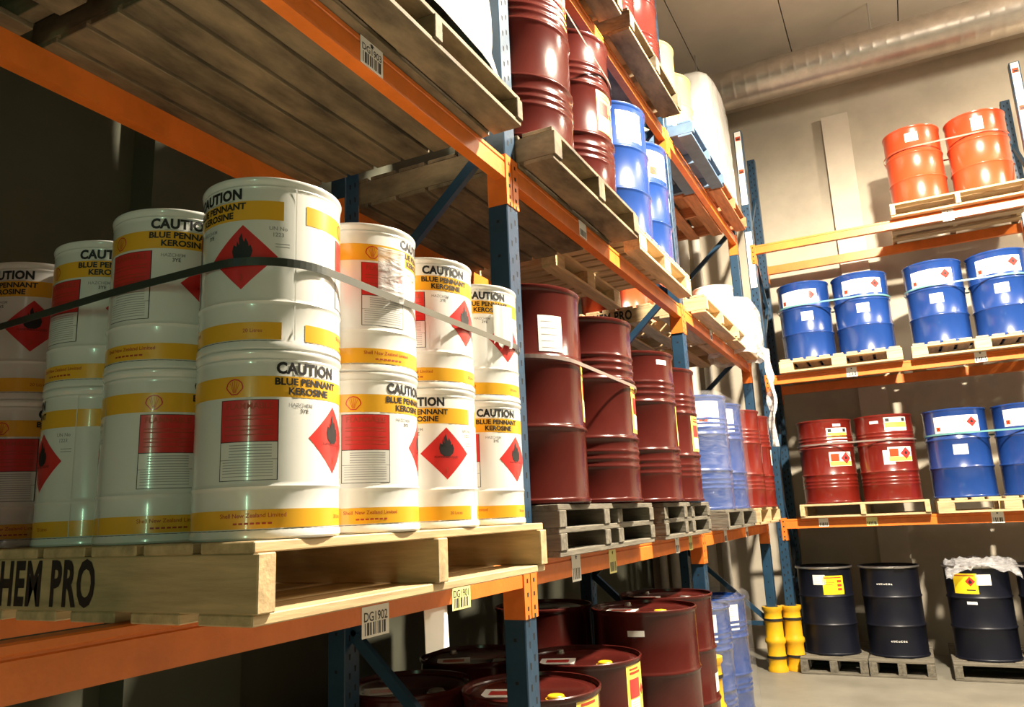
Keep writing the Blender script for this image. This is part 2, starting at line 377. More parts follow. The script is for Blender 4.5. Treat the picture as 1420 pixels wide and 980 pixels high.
# ---------------------------------------------------------------- pallets
def board(name, lx, ly, lz, m, parent, loc, rz=0):
    def mk():
        g = G(m); g.box(-lx/2, lx/2, -ly/2, ly/2, 0, lz); return g.mesh(name)
    return ob(name, cached(('bd', round(lx, 3), round(ly, 3), round(lz, 3), m.name, name), mk), parent, loc, rz, bevel=.0025)
def pallet(loc, rz, L, W, Hh, m, label, nb=7, bottom=5, ns=3, sw=.045, bt=.02, group=None, gap=.012, double=False):
    """local x = along the deck boards (length L), local y = along the stringers (depth W); origin at base centre"""
    o = empty('timber_pallet', loc, rz, label, 'pallet', group)
    bw = W/nb
    for i in range(nb): board('deck_board', L, bw-gap, bt, m, o, (0, -W/2+bw*(i+.5), Hh-bt))
    tiers = [(bt, Hh-2*bt)] if not double else [(bt, (Hh-3*bt)/2), (bt*2+(Hh-3*bt)/2, (Hh-3*bt)/2)]
    if double:
        for i in (0, nb//2, nb-1): board('middle_board', L, bw-gap, bt, m, o, (0, -W/2+bw*(i+.5), bt+(Hh-3*bt)/2))
    xs = [-L/2+sw/2 + i*(L-sw)/(ns-1) for i in range(ns)]
    if double: xs = [-L/2+sw/2, -.09, .09, L/2-sw/2]
    for z0, sh in tiers:
        for xx in xs: board('stringer', W, sw, sh, m, o, (xx, 0, z0), pi/2)
    bs = [0] if bottom == 1 else range(bottom); bw2 = W/nb
    for i in bs:
        yy = 0 if bottom == 1 else -W/2+bw2/2+(W-bw2)*i/(bottom-1)
        board('bottom_board', L, (bw2-gap) if bottom > 3 else bw2, bt, m, o, (0, yy, 0))
    return o
def block_pallet(loc, rz, L, W, Hh, m, label, group=None, nb=9):
    o = empty('timber_pallet', loc, rz, label, 'pallet', group); bt = .02
    bw = W/3
    n = nb
    for i in range(n): board('deck_board', W, L/n-.03, bt, m, o, (-L/2+L/n*(i+.5), 0, Hh-bt), pi/2)
    for yy in (-W/2+.05, 0, W/2-.05):
        board('cross_board', L, .10, bt, m, o, (0, yy, Hh-2*bt)); board('bottom_board', L, .10, bt, m, o, (0, yy, 0))
        for xx in (-L/2+.07, 0, L/2-.07): board('block', .14, .10, Hh-3*bt, m, o, (xx, yy, bt))
    return o
def stencil(parent, txt, size, x, y, z, rz=0, wid=.62):
    g = G(BLK); vs, fs = text2d(txt, size, .035, 1.12)
    g.add([(a*wid, 0, b) for a, b in vs], fs, BLK)
    o = ob('stencil_lettering', g, parent, (x, y, z), rz); return o

# ---------------------------------------------------------------- racking
BH = .096
def holes(g, x, y, z0, z1, face, w=.09):
    """slots punched in a post face: 'x' = face looking +x, 'y' = face looking -y"""
    z = z0 + .03; k = 0
    while z < z1 - .03:
        for s in (-1, 1):
            zz = z + (.025 if s > 0 else 0); a, b = .0065, .012
            if face == 'x': g.add([(x, y+s*w*.2-a*.7, zz-b), (x, y+s*w*.2+a*.7, zz-b), (x, y+s*w*.2+a, zz+b), (x, y+s*w*.2-a, zz+b)], [(0,1,2,3)], HOLE)
            else: g.add([(x+s*w*.2+a*.7, y, zz-b), (x+s*w*.2-a*.7, y, zz-b), (x+s*w*.2-a, y, zz+b), (x+s*w*.2+a, y, zz+b)], [(0,3,2,1)] if face == 'y' else [(0,1,2,3)], HOLE)
        z += .075; k += 1
def upright(x, y, zt, depth, rot, label, w=.10, d=.09, foot=-CAMH):
    """frame standing at its front outer face; local +x looks to the aisle; depth runs to -x"""
    o = empty('upright_frame', (x, y, foot), rot, label, 'rack upright', 'blue upright frames of the racking')
    Ht = zt - foot
    def mk():
        g = G(BLUEP, HOLE)
        g.box(-d, 0, -w/2, w/2, .008, Ht); holes(g, .0006, 0, .05, Ht, 'x'); 
        for k in range(int(Ht/.15)): g.add([(-d*.5-.006, -w/2-.0006, .1+k*.15-.006), (-d*.5+.006, -w/2-.0006, .1+k*.15-.006), (-d*.5+.006, -w/2-.0006, .1+k*.15+.006), (-d*.5-.006, -w/2-.0006, .1+k*.15+.006)], [(0,1,2,3)], HOLE)
        return g.mesh('post')
    me = mk()
    ob('post', me, o, (0, 0, 0), bevel=.004); ob('post', me, o, (-depth+d, 0, 0), bevel=.004)
    for px in (0, -depth+d):
        g = G(BLUEP); g.box(px-d-.02, px+.015, -w/2-.012, w/2+.012, 0, .008); ob('base_plate', g, o)
    z = .47; k = 1
    g = G(BLUEP); g.box(-depth+d, -d, -.02, .02, z-.04, z); ob('brace', g, o)
    while z + .68 < Ht:
        g = G(BLUEP); a, b = ((-d, -depth+d) if k % 2 else (-depth+d, -d))
        g.bar((a, 0, z), (b, 0, z+.68), .03, .045); ob('brace', g, o); z += .68; k += 1
    return o
def beam(x, y0, y1, ztop, label, flip=1, rot=0, conn=True, stickers=(), group='orange rack beams'):
    """runs along local y from 0 to y1-y0, face looks to local +x, top at z=0"""
    o = empty('rack_beam', (x, y0, ztop), rot, label, 'rack beam', group)
    Ln = y1 - y0
    def mk():
        g = G(ORANGE); prof = [(0,-BH),(0,-BH*.30),(-.004,-BH*.27),(-.004,-BH*.22),(0,-BH*.19),(0,-.004),(-.004,0),(-.05,0),(-.05,-BH)]
        n = len(prof); vs = [(px, yy, pz) for yy in (0, Ln) for px, pz in prof]
        g.add(vs, [(i, (i+1) % n, n+(i+1) % n, n+i) for i in range(n)] + [tuple(range(n))[::-1], tuple(range(n, 2*n))])
        return g.mesh('beam_rail')
    ob('beam_rail', cached(('bm', round(Ln, 3)), mk), o, bevel=0)
    if conn:
        for side in (0, 1):
            def mkc():
                s = -1 if side == 0 else 1
                g = G(ORANGE, HOLE)
                ya, yb = sorted((0, s*.048)); g.box(0, .005, ya, yb, -BH-.115, .012)
                ya, yb = sorted((0, -s*.004)); g.box(-.085, .005, ya, yb, -BH-.115, .012)
                for z in (-.02, -.07, -.12, -.17, -.20):
                    g.box(.005, .0056, s*.024-.006, s*.024+.006, z-.012, z+.004, HOLE)
                return g.mesh('end_connector')
            ob('end_connector', cached(('cn', side), mkc), o, (0, 0 if side == 0 else Ln, 0), bevel=0)
    for (ty, tz, tw, th, txt, base) in stickers:
        g = G(base, BLK); g.box(.0005, .0015, -tw/2, tw/2, -th/2, th/2, base)
        if txt:
            vs, fs = text2d(txt, .034*tw/.12, .012); g.add([(.002, a*.9, b-.008+th*.12) for a, b in vs], fs, BLK)
        rng = random.Random(int(ty*100)); yy = -tw*.4
        while yy < tw*.38:
            wv = rng.choice((.003, .006, .009)); g.box(.0015, .002, yy, yy+wv, -th*.42, -th*.02, BLK); yy += wv + rng.choice((.004, .007))
        if th > .09: g.add([(.002, 0, th*.46), (.002, -tw*.12, th*.38), (.002, tw*.12, th*.38)], [(0,1,2)], BLK); g.box(.0015, .002, -tw*.05, tw*.05, th*.30, th*.39, BLK)
        ob('location_sticker', g, o, (0, ty, tz))
    return o
def hull(pts):
    pts = sorted(set(pts)); 
    def half(p):
        h = []
        for q in p:
            while len(h) > 1 and (h[-1][0]-h[-2][0])*(q[1]-h[-2][1])-(h[-1][1]-h[-2][1])*(q[0]-h[-2][0]) <= 0: h.pop()
            h.append(q)
        return h
    a, b = half(pts), half(pts[::-1]); return a[:-1] + b[:-1]
def ring_path(circles, r):
    return hull([(round(cx+r*cos(2*pi*k/72), 5), round(cy+r*sin(2*pi*k/72), 5)) for cx, cy in circles for k in range(72)])
def strap(circles, r, zf, hh, m, label, group=None):
    p = ring_path(circles, r); q = ring_path(circles, r+.0012); 
    def dens(p):
        out = []
        for i in range(len(p)):
            a, b = Vector(p[i]), Vector(p[(i+1) % len(p)]); n = max(1, int((b-a).length/.05))
            out += [tuple(a.lerp(b, k/n)) for k in range(n)]
        return out
    q = dens(q); n = len(q); g = G(m)
    c = Vector((sum(a[0] for a in q)/n, sum(a[1] for a in q)/n))
    vs = []
    for x, y in q:
        d = (Vector((x, y))-c).normalized()*.0012; z = zf(x, y)
        vs += [(x, y, z-hh/2), (x, y, z+hh/2), (x-d.x, y-d.y, z+hh/2), (x-d.x, y-d.y, z-hh/2)]
    fs = []
    for i in range(n):
        a = 4*i; b = 4*((i+1) % n)
        for k in range(4): fs.append((a+k, b+k, b+(k+1) % 4, a+(k+1) % 4))
    g.add(vs, fs, m, False)
    return tag(ob('strap', g, None, (0, 0, CAMH)), label, 'strap', group)

# ---------------------------------------------------------------- the room
XL, XR, YB, YF, ZC = -2.95, 6.5, 9.6, -9.0, 5.75 + CAMH - 1.6
FZ = 0.0
CEILZ = 5.62 + CAMH
def simple(x0, x1, y0, y1, z0, z1, m): return G(m).box(x0, x1, y0, y1, z0, z1)
struct('floor', simple(XL, XR, YF, YB, -.15, 0, FLOORM))
struct('wall_back', simple(XL, XR, YB, YB+.2, 0, CEILZ, CONC))
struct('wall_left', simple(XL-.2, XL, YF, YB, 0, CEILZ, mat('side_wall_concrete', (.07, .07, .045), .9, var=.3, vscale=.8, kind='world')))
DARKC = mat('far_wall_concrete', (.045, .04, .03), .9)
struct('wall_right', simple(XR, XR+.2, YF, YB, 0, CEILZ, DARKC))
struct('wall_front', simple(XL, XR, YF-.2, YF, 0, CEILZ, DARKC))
g = G(CEIL, CDARK); xs = [XL, -1.74, -.60, .62, 1.85, 3.1, 4.3, 5.5, XR]
for a, b in zip(xs[:-1], xs[1:]): g.box(a+.006, b-.006, YF, YB, CEILZ, CEILZ+.05, CEIL)
g.box(XL, XR, YF, YB, CEILZ+.05, CEILZ+.2, CDARK)
struct('ceiling', g)
struct('trim_1', simple(-.37, -.07, YB-.06, YB, 0, 4.62+CAMH, CONC2))
struct('trim_2', simple(XL, XR, YB-.10, YB, 5.02+CAMH, 5.10+CAMH, CONC))
struct('trim_3', simple(XL, XL+.14, 2.15, 2.75, 0, CEILZ, MATS['side_wall_concrete']))
# tall upright concrete joint strips in the back corner
for i, (px, pr, hgt) in enumerate([(-2.78, .05, 5.6), (-2.62, .07, 5.6), (-2.42, .05, 5.6), (-2.22, .09, 5.6), (-2.02, .05, 5.6)]):
    g = G(PIPEM); g.tube((0, 0, 0), (0, 0, hgt), pr, 20)
    for z in (.6, 2.2, 3.8): g.box(-pr-.02, pr+.02, -.01, .09, z, z+.03, STEEL)
    tag(ob('vertical_pipe', g, None, (px, YB-.10, .0)), ['thin pale pipe in the dark corner by the side wall', 'pale pipe second from the back corner', 'thin pale pipe at the middle of the corner pipe row', 'thickest pale vertical pipe on the back wall', 'thin pale pipe nearest the blue end post of the racking'][i], 'pipe', 'pale pipes standing in the back corner')
# duct
def duct():
    o = empty('ventilation_duct', (XL+.05, 9.0, 5.02), 0, 'long round galvanised duct running below the ceiling along the back wall', 'duct')
    g = G(DUCTM); n = 48; Ld = XR-XL-.1; P = []; x = 0
    while x < Ld: P += [(.235, x), (.235, x+.10), (.2365, x+.11), (.235, x+.12)]; x += .14
    g.lathe(P, n, DUCTM)
    me = g.mesh('duct_body', sharp=False); me.transform(Matrix.Rotation(pi/2, 4, 'Y')); ob('duct_body', me, o)
    for x in (1.2, 3.2, 5.2, 7.0):
        g = G(STEEL); g.tube((x, 0, .23), (x, 0, CEILZ-CAMH-5.02), .008, 8); g.box(x-.015, x+.015, -.02, .02, .225, .24); ob('hanger_rod', g, o)
    return o
duct()
# high bay lamps, above the frame; the second only added to brighten the ceiling
for i, (lx, ly, lz) in enumerate(BAYS):
    o = empty('high_bay_lamp', (lx, ly, lz-CAMH), 0, ['round metal high bay lamp hung over the aisle beside the racking', 'unseen round metal lamp added to brighten the ceiling before the back racking'][i], 'lamp', 'high bay lamps')
    g = G(STEEL); g.lathe([(.24, .03), (.22, .07), (.12, .17), (.06, .20), (.06, .26), (.001, .26)], 32); g.lathe([(.001, .17), (.115, .168), (.215, .065), (.238, .03)], 32); ob('reflector', g, o)
    g = G(STEEL); g.tube((0, 0, .26), (0, 0, CEILZ-lz), .008, 8); ob('hanger_rod', g, o)

# ---------------------------------------------------------------- left racking
FX = -1.33; DEP = .93
PY = [-.06, 2.74, 5.56, 8.36]
LV = [-.166, 1.479, 2.90]
names = ['behind the camera side of the near pails', 'beside the near white pails', 'between the brown drums and the clear wrapped drums', 'at the far end of the racking']
for i, y in enumerate(PY):
    upright(FX, y, [2.4, 4.1, 4.1, 3.4][i], DEP, 0, ['blue upright frame of the racking nearest the camera', 'blue perforated upright frame just past the white pails', 'blue upright frame behind the last brown drum of the middle bay', 'blue upright frame at the far end of the long racking'][i])
bayn = ['bay with the white pails', 'bay with the tall brown drums', 'far bay with the clear wrapped drums']
lvn = ['lower', 'middle', 'top']
Yl = mat('yellow_sticker', (.75, .72, .28), .5)
for b in range(3):
    y0, y1 = PY[b]+.052, PY[b+1]-.052
    for l in range(3):
        if b == 0 and l == 2: continue
        st = []
        if (b, l) == (0, 1): st = [(1.774-y0, .012-.0, .115, .095, 'DG1903', PAPER)]
        if (b, l) == (0, 0): st = [(1.777-y0, -.093, .12, .080, 'DG1902', PAPER), (2.232-y0, -.080, .115, .075, 'DG1901', Yl)]
        if (b, l) == (1, 0): st = [(3.211-y0, -.062, .10, .115, '', PAPER), (3.677-y0, -.068, .10, .11, '', Yl), (4.87-y0, -.05, .09, .10, '', PAPER), (5.2-y0, -.05, .09, .10, '', Yl)]
        if (b, l) == (1, 1): st = [(3.56-y0, -.045, .10, .085, '', PAPER)]
        if (b, l) == (2, 0): st = [(6.3-y0, -.05, .10, .10, '', PAPER), (7.2-y0, -.05, .10, .10, '', PAPER)]
        if (b, l) == (2, 1): st = [(6.5-y0, -.04, .08, .09, '', PAPER)]
        if (b, l) == (0, 1): st = [(1.774-y0, -.045, .115, .093, 'DG1903', PAPER)]
        beam(FX, y0, y1, LV[l], f'orange front beam at the {lvn[l]} level of the {bayn[b]}', stickers=st)
        beam(FX-DEP, y1, y0, LV[l], f'orange rear beam at the {lvn[l]} level of the {bayn[b]}', rot=0) if False else None
        o = empty('rack_beam', (FX-DEP, y1, LV[l]), pi, f'orange rear beam at the {lvn[l]} level of the {bayn[b]}', 'rack beam', 'orange rack beams')
        for ch in ('r',):
            t = beam(FX, y0, y1, LV[l], '', stickers=()); 
            for c in list(t.children): c.parent = o
            bpy.data.objects.remove(t)

# near pallet and the white pails
ZP = LV[0] + .001
NX = -1.005
n_p = pallet((NX-.60, 1.61, ZP), pi/2, 1.19, 1.20, .142, PINE, 'pale timber pallet stencilled on its side carrying the white pails', nb=8, bottom=7, gap=.02)
stencil(n_p, 'CHEM PRO', .120, -.596, .0, .032, -pi/2, .56)
px = [(-1.148, 1.180), (-1.148, 1.470), (-1.152, 1.760), (-1.156, 2.050)]
ZL = ZP + .142 + .001
wp = 'white pails of blue pennant kerosine'
ph_low = [-2.5, 20, -38, -5]; ph_up = [-86, 38, -6, -14]
lowl = ['bottom white pail at the corner of the pallet, CAUTION and red panel facing out', 'bottom white pail second along the aisle edge, red panel to the front', 'bottom white pail third along the aisle edge, whole flame diamond facing out', 'bottom white pail last along the aisle edge beside the blue upright']
upl = ['top white pail at the corner of the pallet, tall seam and flame diamond', 'white pail on top, second along the aisle edge, torn film hanging over its red panel', 'white pail on top, third along the aisle edge, CAUTION in full above a flame diamond', 'top white pail last before the blue upright, paper stuck on its side']
for i, (x, y) in enumerate(px):
    pail(x, y, ZL, ph_low[i], lowl[i], wp); pail(x, y, ZL+PH+.001, ph_up[i], upl[i], wp)
pl = [9, 47, -3]; pu = [-33, -43, -70]
sl = ['bottom pail next to the corner pail, going into the rack', 'bottom pail, second into the rack, plain yellow band beside half a flame diamond', 'bottom pail deepest in the rack, cut by the edge of the photo']
su = ['top pail next to the corner pail going into the rack', 'top pail, second into the rack, partly behind its neighbour with a red panel', 'top pail deepest in the rack with a flame diamond across the black strap']
for i in range(3):
    x, y = [(-1.437, 1.184), (-1.720, 1.232), (-2.010, 1.225)][i]
    pail(x, y, ZL, pl[i], 'white ' + sl[i], wp); pail(x, y, ZL+PH+.001, pu[i], 'white ' + su[i], wp)
strap([(-1.148, 1.180), (-1.156, 2.050), (-1.437, 1.184), (-1.720, 1.232), (-2.010, 1.225), (-2.022, 2.05)], PR+.003, lambda x, y: .505, .017, STRAPB, 'thin black plastic strap around the top row of white pails')
# torn film on the second and last top pails
for (x, y), zz, a0, lab in (((-1.148, 1.470), .505, 22, 'scrap of clear film hanging on the second top pail'), ((-1.156, 2.050), .50, 30, 'white paper scrap taped to the last top pail')):
    g = G(FILMD if zz > .503 else PAPER); rr = PR+.006; base = math.degrees(facing(x, y)); n = 8
    vs = []; 
    for k in range(n+1):
        a = R(base+a0-4+30*k/n); wv = .002*sin(k*2.1)
        vs += [(x+(rr+wv)*cos(a), y+(rr+wv)*sin(a), zz+.012*sin(k*1.7)+CAMH), (x+(rr+wv*.5)*cos(a), y+(rr+wv*.5)*sin(a), zz+.12+CAMH)]
    for k in range(n+1):
        a = R(base+a0-4+30*k/n); wv = .002*sin(k*2.1)-.001
        vs += [(x+(rr+wv)*cos(a), y+(rr+wv)*sin(a), zz+.012*sin(k*1.7)+CAMH), (x+(rr+wv*.5)*cos(a), y+(rr+wv*.5)*sin(a), zz+.12+CAMH)]
    m_ = 2*(n+1)
    fs = [(2*k, 2*k+2, 2*k+3, 2*k+1) for k in range(n)] + [(m_+2*k+1, m_+2*k+3, m_+2*k+2, m_+2*k) for k in range(n)]
    g.add(vs, fs, None, True); tag(ob('film_scrap' if zz > .503 else 'paper_scrap', g), lab, 'scrap')
# paper hanging below the near beam
g = G(PAPER); g.box(-.001, .001, -.055, .075, -.12, 0); g.v = [(x + (.03*(z/.12)**2), y - .04*(-z/.12), z) for x, y, z in g.v]
tag(ob('hanging_paper', g, None, (FX-.02, 2.10, CAMH+LV[0]-BH)), 'blank white sheet of paper hanging below the near orange beam', 'paper')

# loads above the pails
u_p = pallet((-1.715, 1.89, LV[1]+.001), pi/2, 1.22, 1.13, .125, OLDW, 'weathered timber pallet overhead with close-set bottom planks under the white load', nb=8, bottom=8, gap=.018)
def wrapped(name, x0, x1, y0, y1, z0, z1, m, label, flare=.0, amp=.02, seed=1, rnd=.12, nz=26, res=.05, open_=False, cat='wrapped load', taper=0.0):
    g = G(m); cx, cy = (x0+x1)/2, (y0+y1)/2; a, b = (x1-x0)/2, (y1-y0)/2
    pts = []; n = 96
    for k in range(n):
        t = 2*pi*k/n; e = .28
        pts.append((abs(cos(t))**e*math.copysign(1, cos(t))*a, abs(sin(t))**e*math.copysign(1, sin(t))*b))
    vs = []; fs = []
    for j in range(nz+1):
        t = j/nz; z = z0+(z1-z0)*t; s = 1-taper*t
        if t > .93: s *= 1-.10*((t-.93)/.07)**2
        fl = flare*max(0, 1-t/.16)**1.5
        for px_, py_ in pts:
            nv = noise.noise(Vector((px_*5+seed, py_*5, z*2.2+px_*3)))*amp + noise.noise(Vector((px_*16, py_*16+seed, z*7)))*amp*.35
            L_ = math.hypot(px_, py_); q = s + (nv+fl)/max(.2, L_)
            dz = 0 if t > .02 else abs(noise.noise(Vector((px_*7, py_*7, seed))))*.05
            vs.append((px_*q, py_*q, z - z0 + dz))
    for j in range(nz):
        for k in range(n): A = j*n+k; B = j*n+(k+1) % n; fs.append((A, B, B+n, A+n))
    if not open_: vs.append((0, 0, z1-z0+.02)); fs += [(nz*n+k, nz*n+(k+1) % n, len(vs)-1) for k in range(n)]
    g.add(vs, fs, m, True)
    me = g.mesh(name, sharp=False)
    return tag(ob(name, me, None, (cx, cy, z0+CAMH)), label, cat)
wrapped('wrapped_load', -2.26, -1.19, 1.31, 2.49, LV[1]+.135, 2.75, WRAP, 'bulky load in glaring white shrink wrap on the weathered pallet overhead', flare=.05, amp=.035)

pallet((-1.715, .62, LV[1]+.001), pi/2, 1.18, 1.13, .125, OLDW, 'weathered pallet added beneath the shading load', nb=8, bottom=5, gap=.018)  # this pallet and its load are added to shade the rear beam and wall
wrapped('wrapped_load', -2.26, -1.17, .05, 1.18, LV[1]+.135, 2.85, mat('dark_wrap', (.05, .05, .045), .4, bump=.5, bscale=5), 'unseen dark wrapped load added to shade the rack behind the pails', amp=.02, seed=11)
# middle bay, lower level
DZ = ZP + .21
pallet((-1.80, 3.49, ZP), pi/2, 1.27, 1.12, .205, GREYW, 'grey double-tier pallet under the two nearest brown drums', double=True, nb=7, bottom=5, bt=.024, sw=.07)
pallet((-1.80, 4.90, ZP), pi/2, 1.12, 1.12, .205, GREYW, 'grey double-tier pallet under the third and fourth brown drums', double=True, nb=7, bottom=5, bt=.024, sw=.07)
bg = 'brown drums on the lower level of the middle bay'
drum(-1.505, 3.095, DZ, 'tall dark brown drum nearest the blue upright, square paper on its side', BARK, group=bg, r=.29, h=.925, labels=[('white_tall', 30, .60), ('tall', 90, .33)])
drum(-1.455, 3.685, DZ, 'dark brown ribbed drum, second from the blue upright, strap across its shoulder', BARK, group=bg, r=.29, h=.90, ribbed=True, labels=[('tall', 82, .325)])
drum(-1.45, 4.50, DZ, 'dark brown ribbed drum, third from the blue upright, small strip under its rim', BARK, group=bg, r=.28, h=.87, ribbed=True, labels=[('strip', 48, .80), ('tall', 93, .325)])
drum(-1.47, 5.085, DZ, 'dark brown ribbed drum at the far end of its row beside the clear wrapped drums', BARK, group=bg, r=.28, h=.86, ribbed=True, labels=[('tall', 74, .325)])
drum(-2.11, 3.10, DZ, 'dark brown drum in the rear row behind the nearest tall drum', BARK, group=bg, r=.29, h=.92)
drum(-2.06, 4.50, DZ, 'dark brown drum in the rear row behind the third ribbed drum', BARK, group=bg, r=.28, h=.87)
strap([(-1.505, 3.095), (-1.455, 3.685)], .294, lambda x, y: .655 - .05*(y-2.8), .016, STRAPT, 'thin grey strap around the two nearest tall brown drums')

# middle bay, middle level
UZ = LV[1]+.001
pallet((-1.72, 3.39, UZ), pi/2, 1.16, 1.14, .15, OLDW, 'dark weathered pallet overhead carrying the two brown drums', nb=7, bottom=7, gap=.02, sw=.08)
block_pallet((-1.78, 4.74, UZ), pi/2, 1.20, 1.16, .15, PINE, 'pale slatted pallet overhead carrying the two tall blue drums', nb=9)
ug = 'drums on the middle level of the middle bay'
drum(-1.47, 3.08, UZ+.152, 'brown ribbed drum overhead beside the white wrapped load', BARK, group=ug, h=.90, ribbed=True, labels=[('tall', 62, .62-.0), ])
drum(-1.47, 3.68, UZ+.152, 'brown ribbed drum overhead next to the blue drum', BARK, group=ug, ribbed=True, h=.90, labels=[('tall', 62, .33)])
drum(-1.50, 4.47, UZ+.152, 'blue drum overhead with square white sticker, nearer of the two on the slatted pallet', BBLUE, group=ug, labels=[('short', 40, .62), ('white', 92, .42)])
drum(-1.53, 5.07, UZ+.152, 'blue drum overhead beside the upright, farther of the two on the slatted pallet', BBLUE, group=ug, labels=[('short', 52, .62), ('white', 92, .42)])
strap([(-1.47, 3.08), (-1.47, 3.68)], .296, lambda x, y: UZ+.152+.78-.12*(y-2.8), .014, STRAPT, 'thin strap around the two brown drums overhead')

# middle bay, top level
TZ = LV[2]+.001
pallet((-1.72, 4.75, TZ), pi/2, 1.20, 1.14, .15, OLDW, 'dark pallet on the top level of the middle bay under brown drums', nb=7, bottom=5, gap=.02, sw=.08)
pallet((-1.72, 3.42, TZ), pi/2, 1.16, 1.14, .15, OLDW, 'dark pallet on the top level nearer the camera, cut by the frame edge', nb=7, bottom=5, gap=.02, sw=.08)
tg = 'drums on the top level of the middle bay'
drum(-1.52, 3.80, TZ+.152, 'red brown drum at the very top edge of the photo', BARK, group=tg)
drum(-1.50, 4.44, TZ+.152, 'red brown drum on the top level with a bright streak, nearer of the pair', BARK, group=tg, ribbed=True)
drum(-1.50, 5.04, TZ+.152, 'red brown drum on the top level, farther of the pair against the ceiling', BARK, group=tg, ribbed=True)

# far bay, top level
pallet((-1.75, 7.55, TZ), pi/2, 1.25, 1.14, .15, REDW, 'reddish timber pallet on the top level under the white wrapped load', nb=8, bottom=5, gap=.03)
pallet((-1.72, 6.30, TZ), pi/2, 1.18, 1.14, .13, mat('blue_timber', (.10, .17, .27), .6, var=.3), 'blue painted pallet on the far top level under the cream drums', nb=8, bottom=5, gap=.03)
wrapped('wrapped_load', -2.25, -1.22, 7.0, 8.15, TZ+.152, 4.25, WRAP, 'tall glaring white wrapped load on the far top level', amp=.03, seed=7, nz=30)
drum(-1.62, 6.05, TZ+.132, 'cream drum on the far top level beside the white wrapped load', BCRM, group=None)
drum(-1.62, 6.64, TZ+.132, 'cream drum on the far top level touching the white wrapped load', BCRM, group=None)
for i in range(3):
    g = G(BLUEP, STEEL); g.tube((0, 0, 0), (-.7, 0, 0), .055, 20); g.tube((0, 0, 0), (.012, 0, 0), .060, 20, STEEL)
    tag(ob('blue_roll', g, None, (-1.24, 6.0+i*.32, TZ+CAMH+.152+.06)) , ['small round blue roll end on the far top level, nearest the orange connector', 'middle of the three round blue roll ends on the far top level', 'small round blue roll end closest to the white wrapped load'][i], 'roll', 'round blue rolls on the far top level') if False else None

# far bay, middle level
pallet((-1.78, 6.42, UZ), pi/2, 1.18, 1.16, .142, PINE, 'pale stencilled timber pallet on the far middle level carrying the red drums', nb=8, bottom=5, gap=.03)
stencil(bpy.data.objects[[o.name for o in bpy.data.objects if o.name.startswith('timber_pallet')][-1]], 'CHEM PRO', .105, -.591, .22, .036, -pi/2, .7)
pallet((-1.78, 7.66, UZ), pi/2, 1.18, 1.16, .142, PINE, 'pale timber pallet on the far middle level under the white tins', nb=8, bottom=5, gap=.03)
for i, (x, y) in enumerate([(-2.05, 6.15), (-2.05, 6.75)]):
    drum(x, y, UZ+.144, ['orange red drum glimpsed above the stencilled pallet, nearer one', 'orange red drum glimpsed above the stencilled pallet, farther one'][i], BORG, h=.62, group='orange red drums behind the stencilled pallet')
def tin(x, y, z, r, h, label, group, stick=None):
    o = empty('white_tin', (x, y, z), facing(x, y), label, 'tin', group, (r/PR, r/PR, h/PH))
    ob('body', cached('pb', pail_body), o); ob('lid', cached('pl', pail_lid), o)
    if stick:
        g = G(stick); g.cpatch(10, 60, .12, .26, .1425, stick); ob('sticker', g, o)
    return o
LIME = mat('lime_sticker', (.80, .90, .05), .4)
tin(-1.42, 7.20, UZ+.144, .19, .40, 'white tin on the far middle level, nearer of the pair', 'white tins on the far middle level', PAPER)
tin(-1.42, 7.75, UZ+.144, .24, .40, 'white tin with lime sticker on the far middle level beside the end post', 'white tins on the far middle level', LIME)
wrapped('hanging_film', -1.62, -1.14, 7.50, 8.14, UZ-.05, UZ+.52, FILMD, 'torn white film draped over the tin with the lime sticker', amp=.04, seed=3, nz=16, open_=True, cat='plastic film')
# the rag of film that hangs from it down the end post
g = G(FILMD); n, k_ = 26, 9; vs = []
for j in range(n+1):
    t = j/n
    for k in range(k_):
        u = k/(k_-1)-.5; wd = .16*(1-.5*t)+.03*sin(t*9)
        vs.append((.05*noise.noise(Vector((u*4, t*5, 1)))+.03*sin(t*5+u*3), u*wd+.10*t+.03*sin(t*7), -t*1.0))
fs = [(j*k_+k, j*k_+k+1, (j+1)*k_+k+1, (j+1)*k_+k) for j in range(n) for k in range(k_-1)]
g.add(vs, fs, None, True); o_ = ob('film_rag', g, None, (-1.13, 8.10, UZ+CAMH+.10)); sm = o_.modifiers.new('thick', 'SOLIDIFY'); sm.thickness = .002
tag(o_, 'crumpled rag of white film hanging down the far end post', 'plastic film')

# far bay, lower level
pallet((-1.78, 6.42, ZP), pi/2, 1.15, 1.16, .145, GREYW, 'worn pallet under the clear wrapped blue drums on the far lower level', nb=7, bottom=5, gap=.03)
pallet((-1.78, 7.68, ZP), pi/2, 1.16, 1.20, .145, PINE, 'pale pallet under the bright red drums on the far lower level', nb=8, bottom=5, gap=.03)
fg = 'drums on the far lower level'
drum(-1.50, 6.20, ZP+.147, 'blue drum inside clear film on the far lower level, nearer one', BBLUE, group=fg, ribbed=True, labels=[('short', 30, .63)])
drum(-1.50, 6.80, ZP+.147, 'blue drum inside clear film on the far lower level, farther one', BBLUE, group=fg, ribbed=True, labels=[('short', 30, .63)])
wrapped('clear_wrap', -2.15, -1.19, 5.89, 7.11, ZP+.13, ZP+1.06, FILM, 'loose clear film around the blue drums on the far lower level', amp=.02, seed=5, open_=True, cat='plastic film')
drum(-1.45, 7.40, ZP+.147, 'bright red ribbed drum on the far lower level beside the wrapped drums', BRED, group=fg, ribbed=True, labels=[('white_tall', 95, .40)])
drum(-1.45, 7.99, ZP+.147, 'bright red ribbed drum on the far lower level beside the end post', BRED, group=fg, ribbed=True, labels=[('white_tall', 85, .40)])

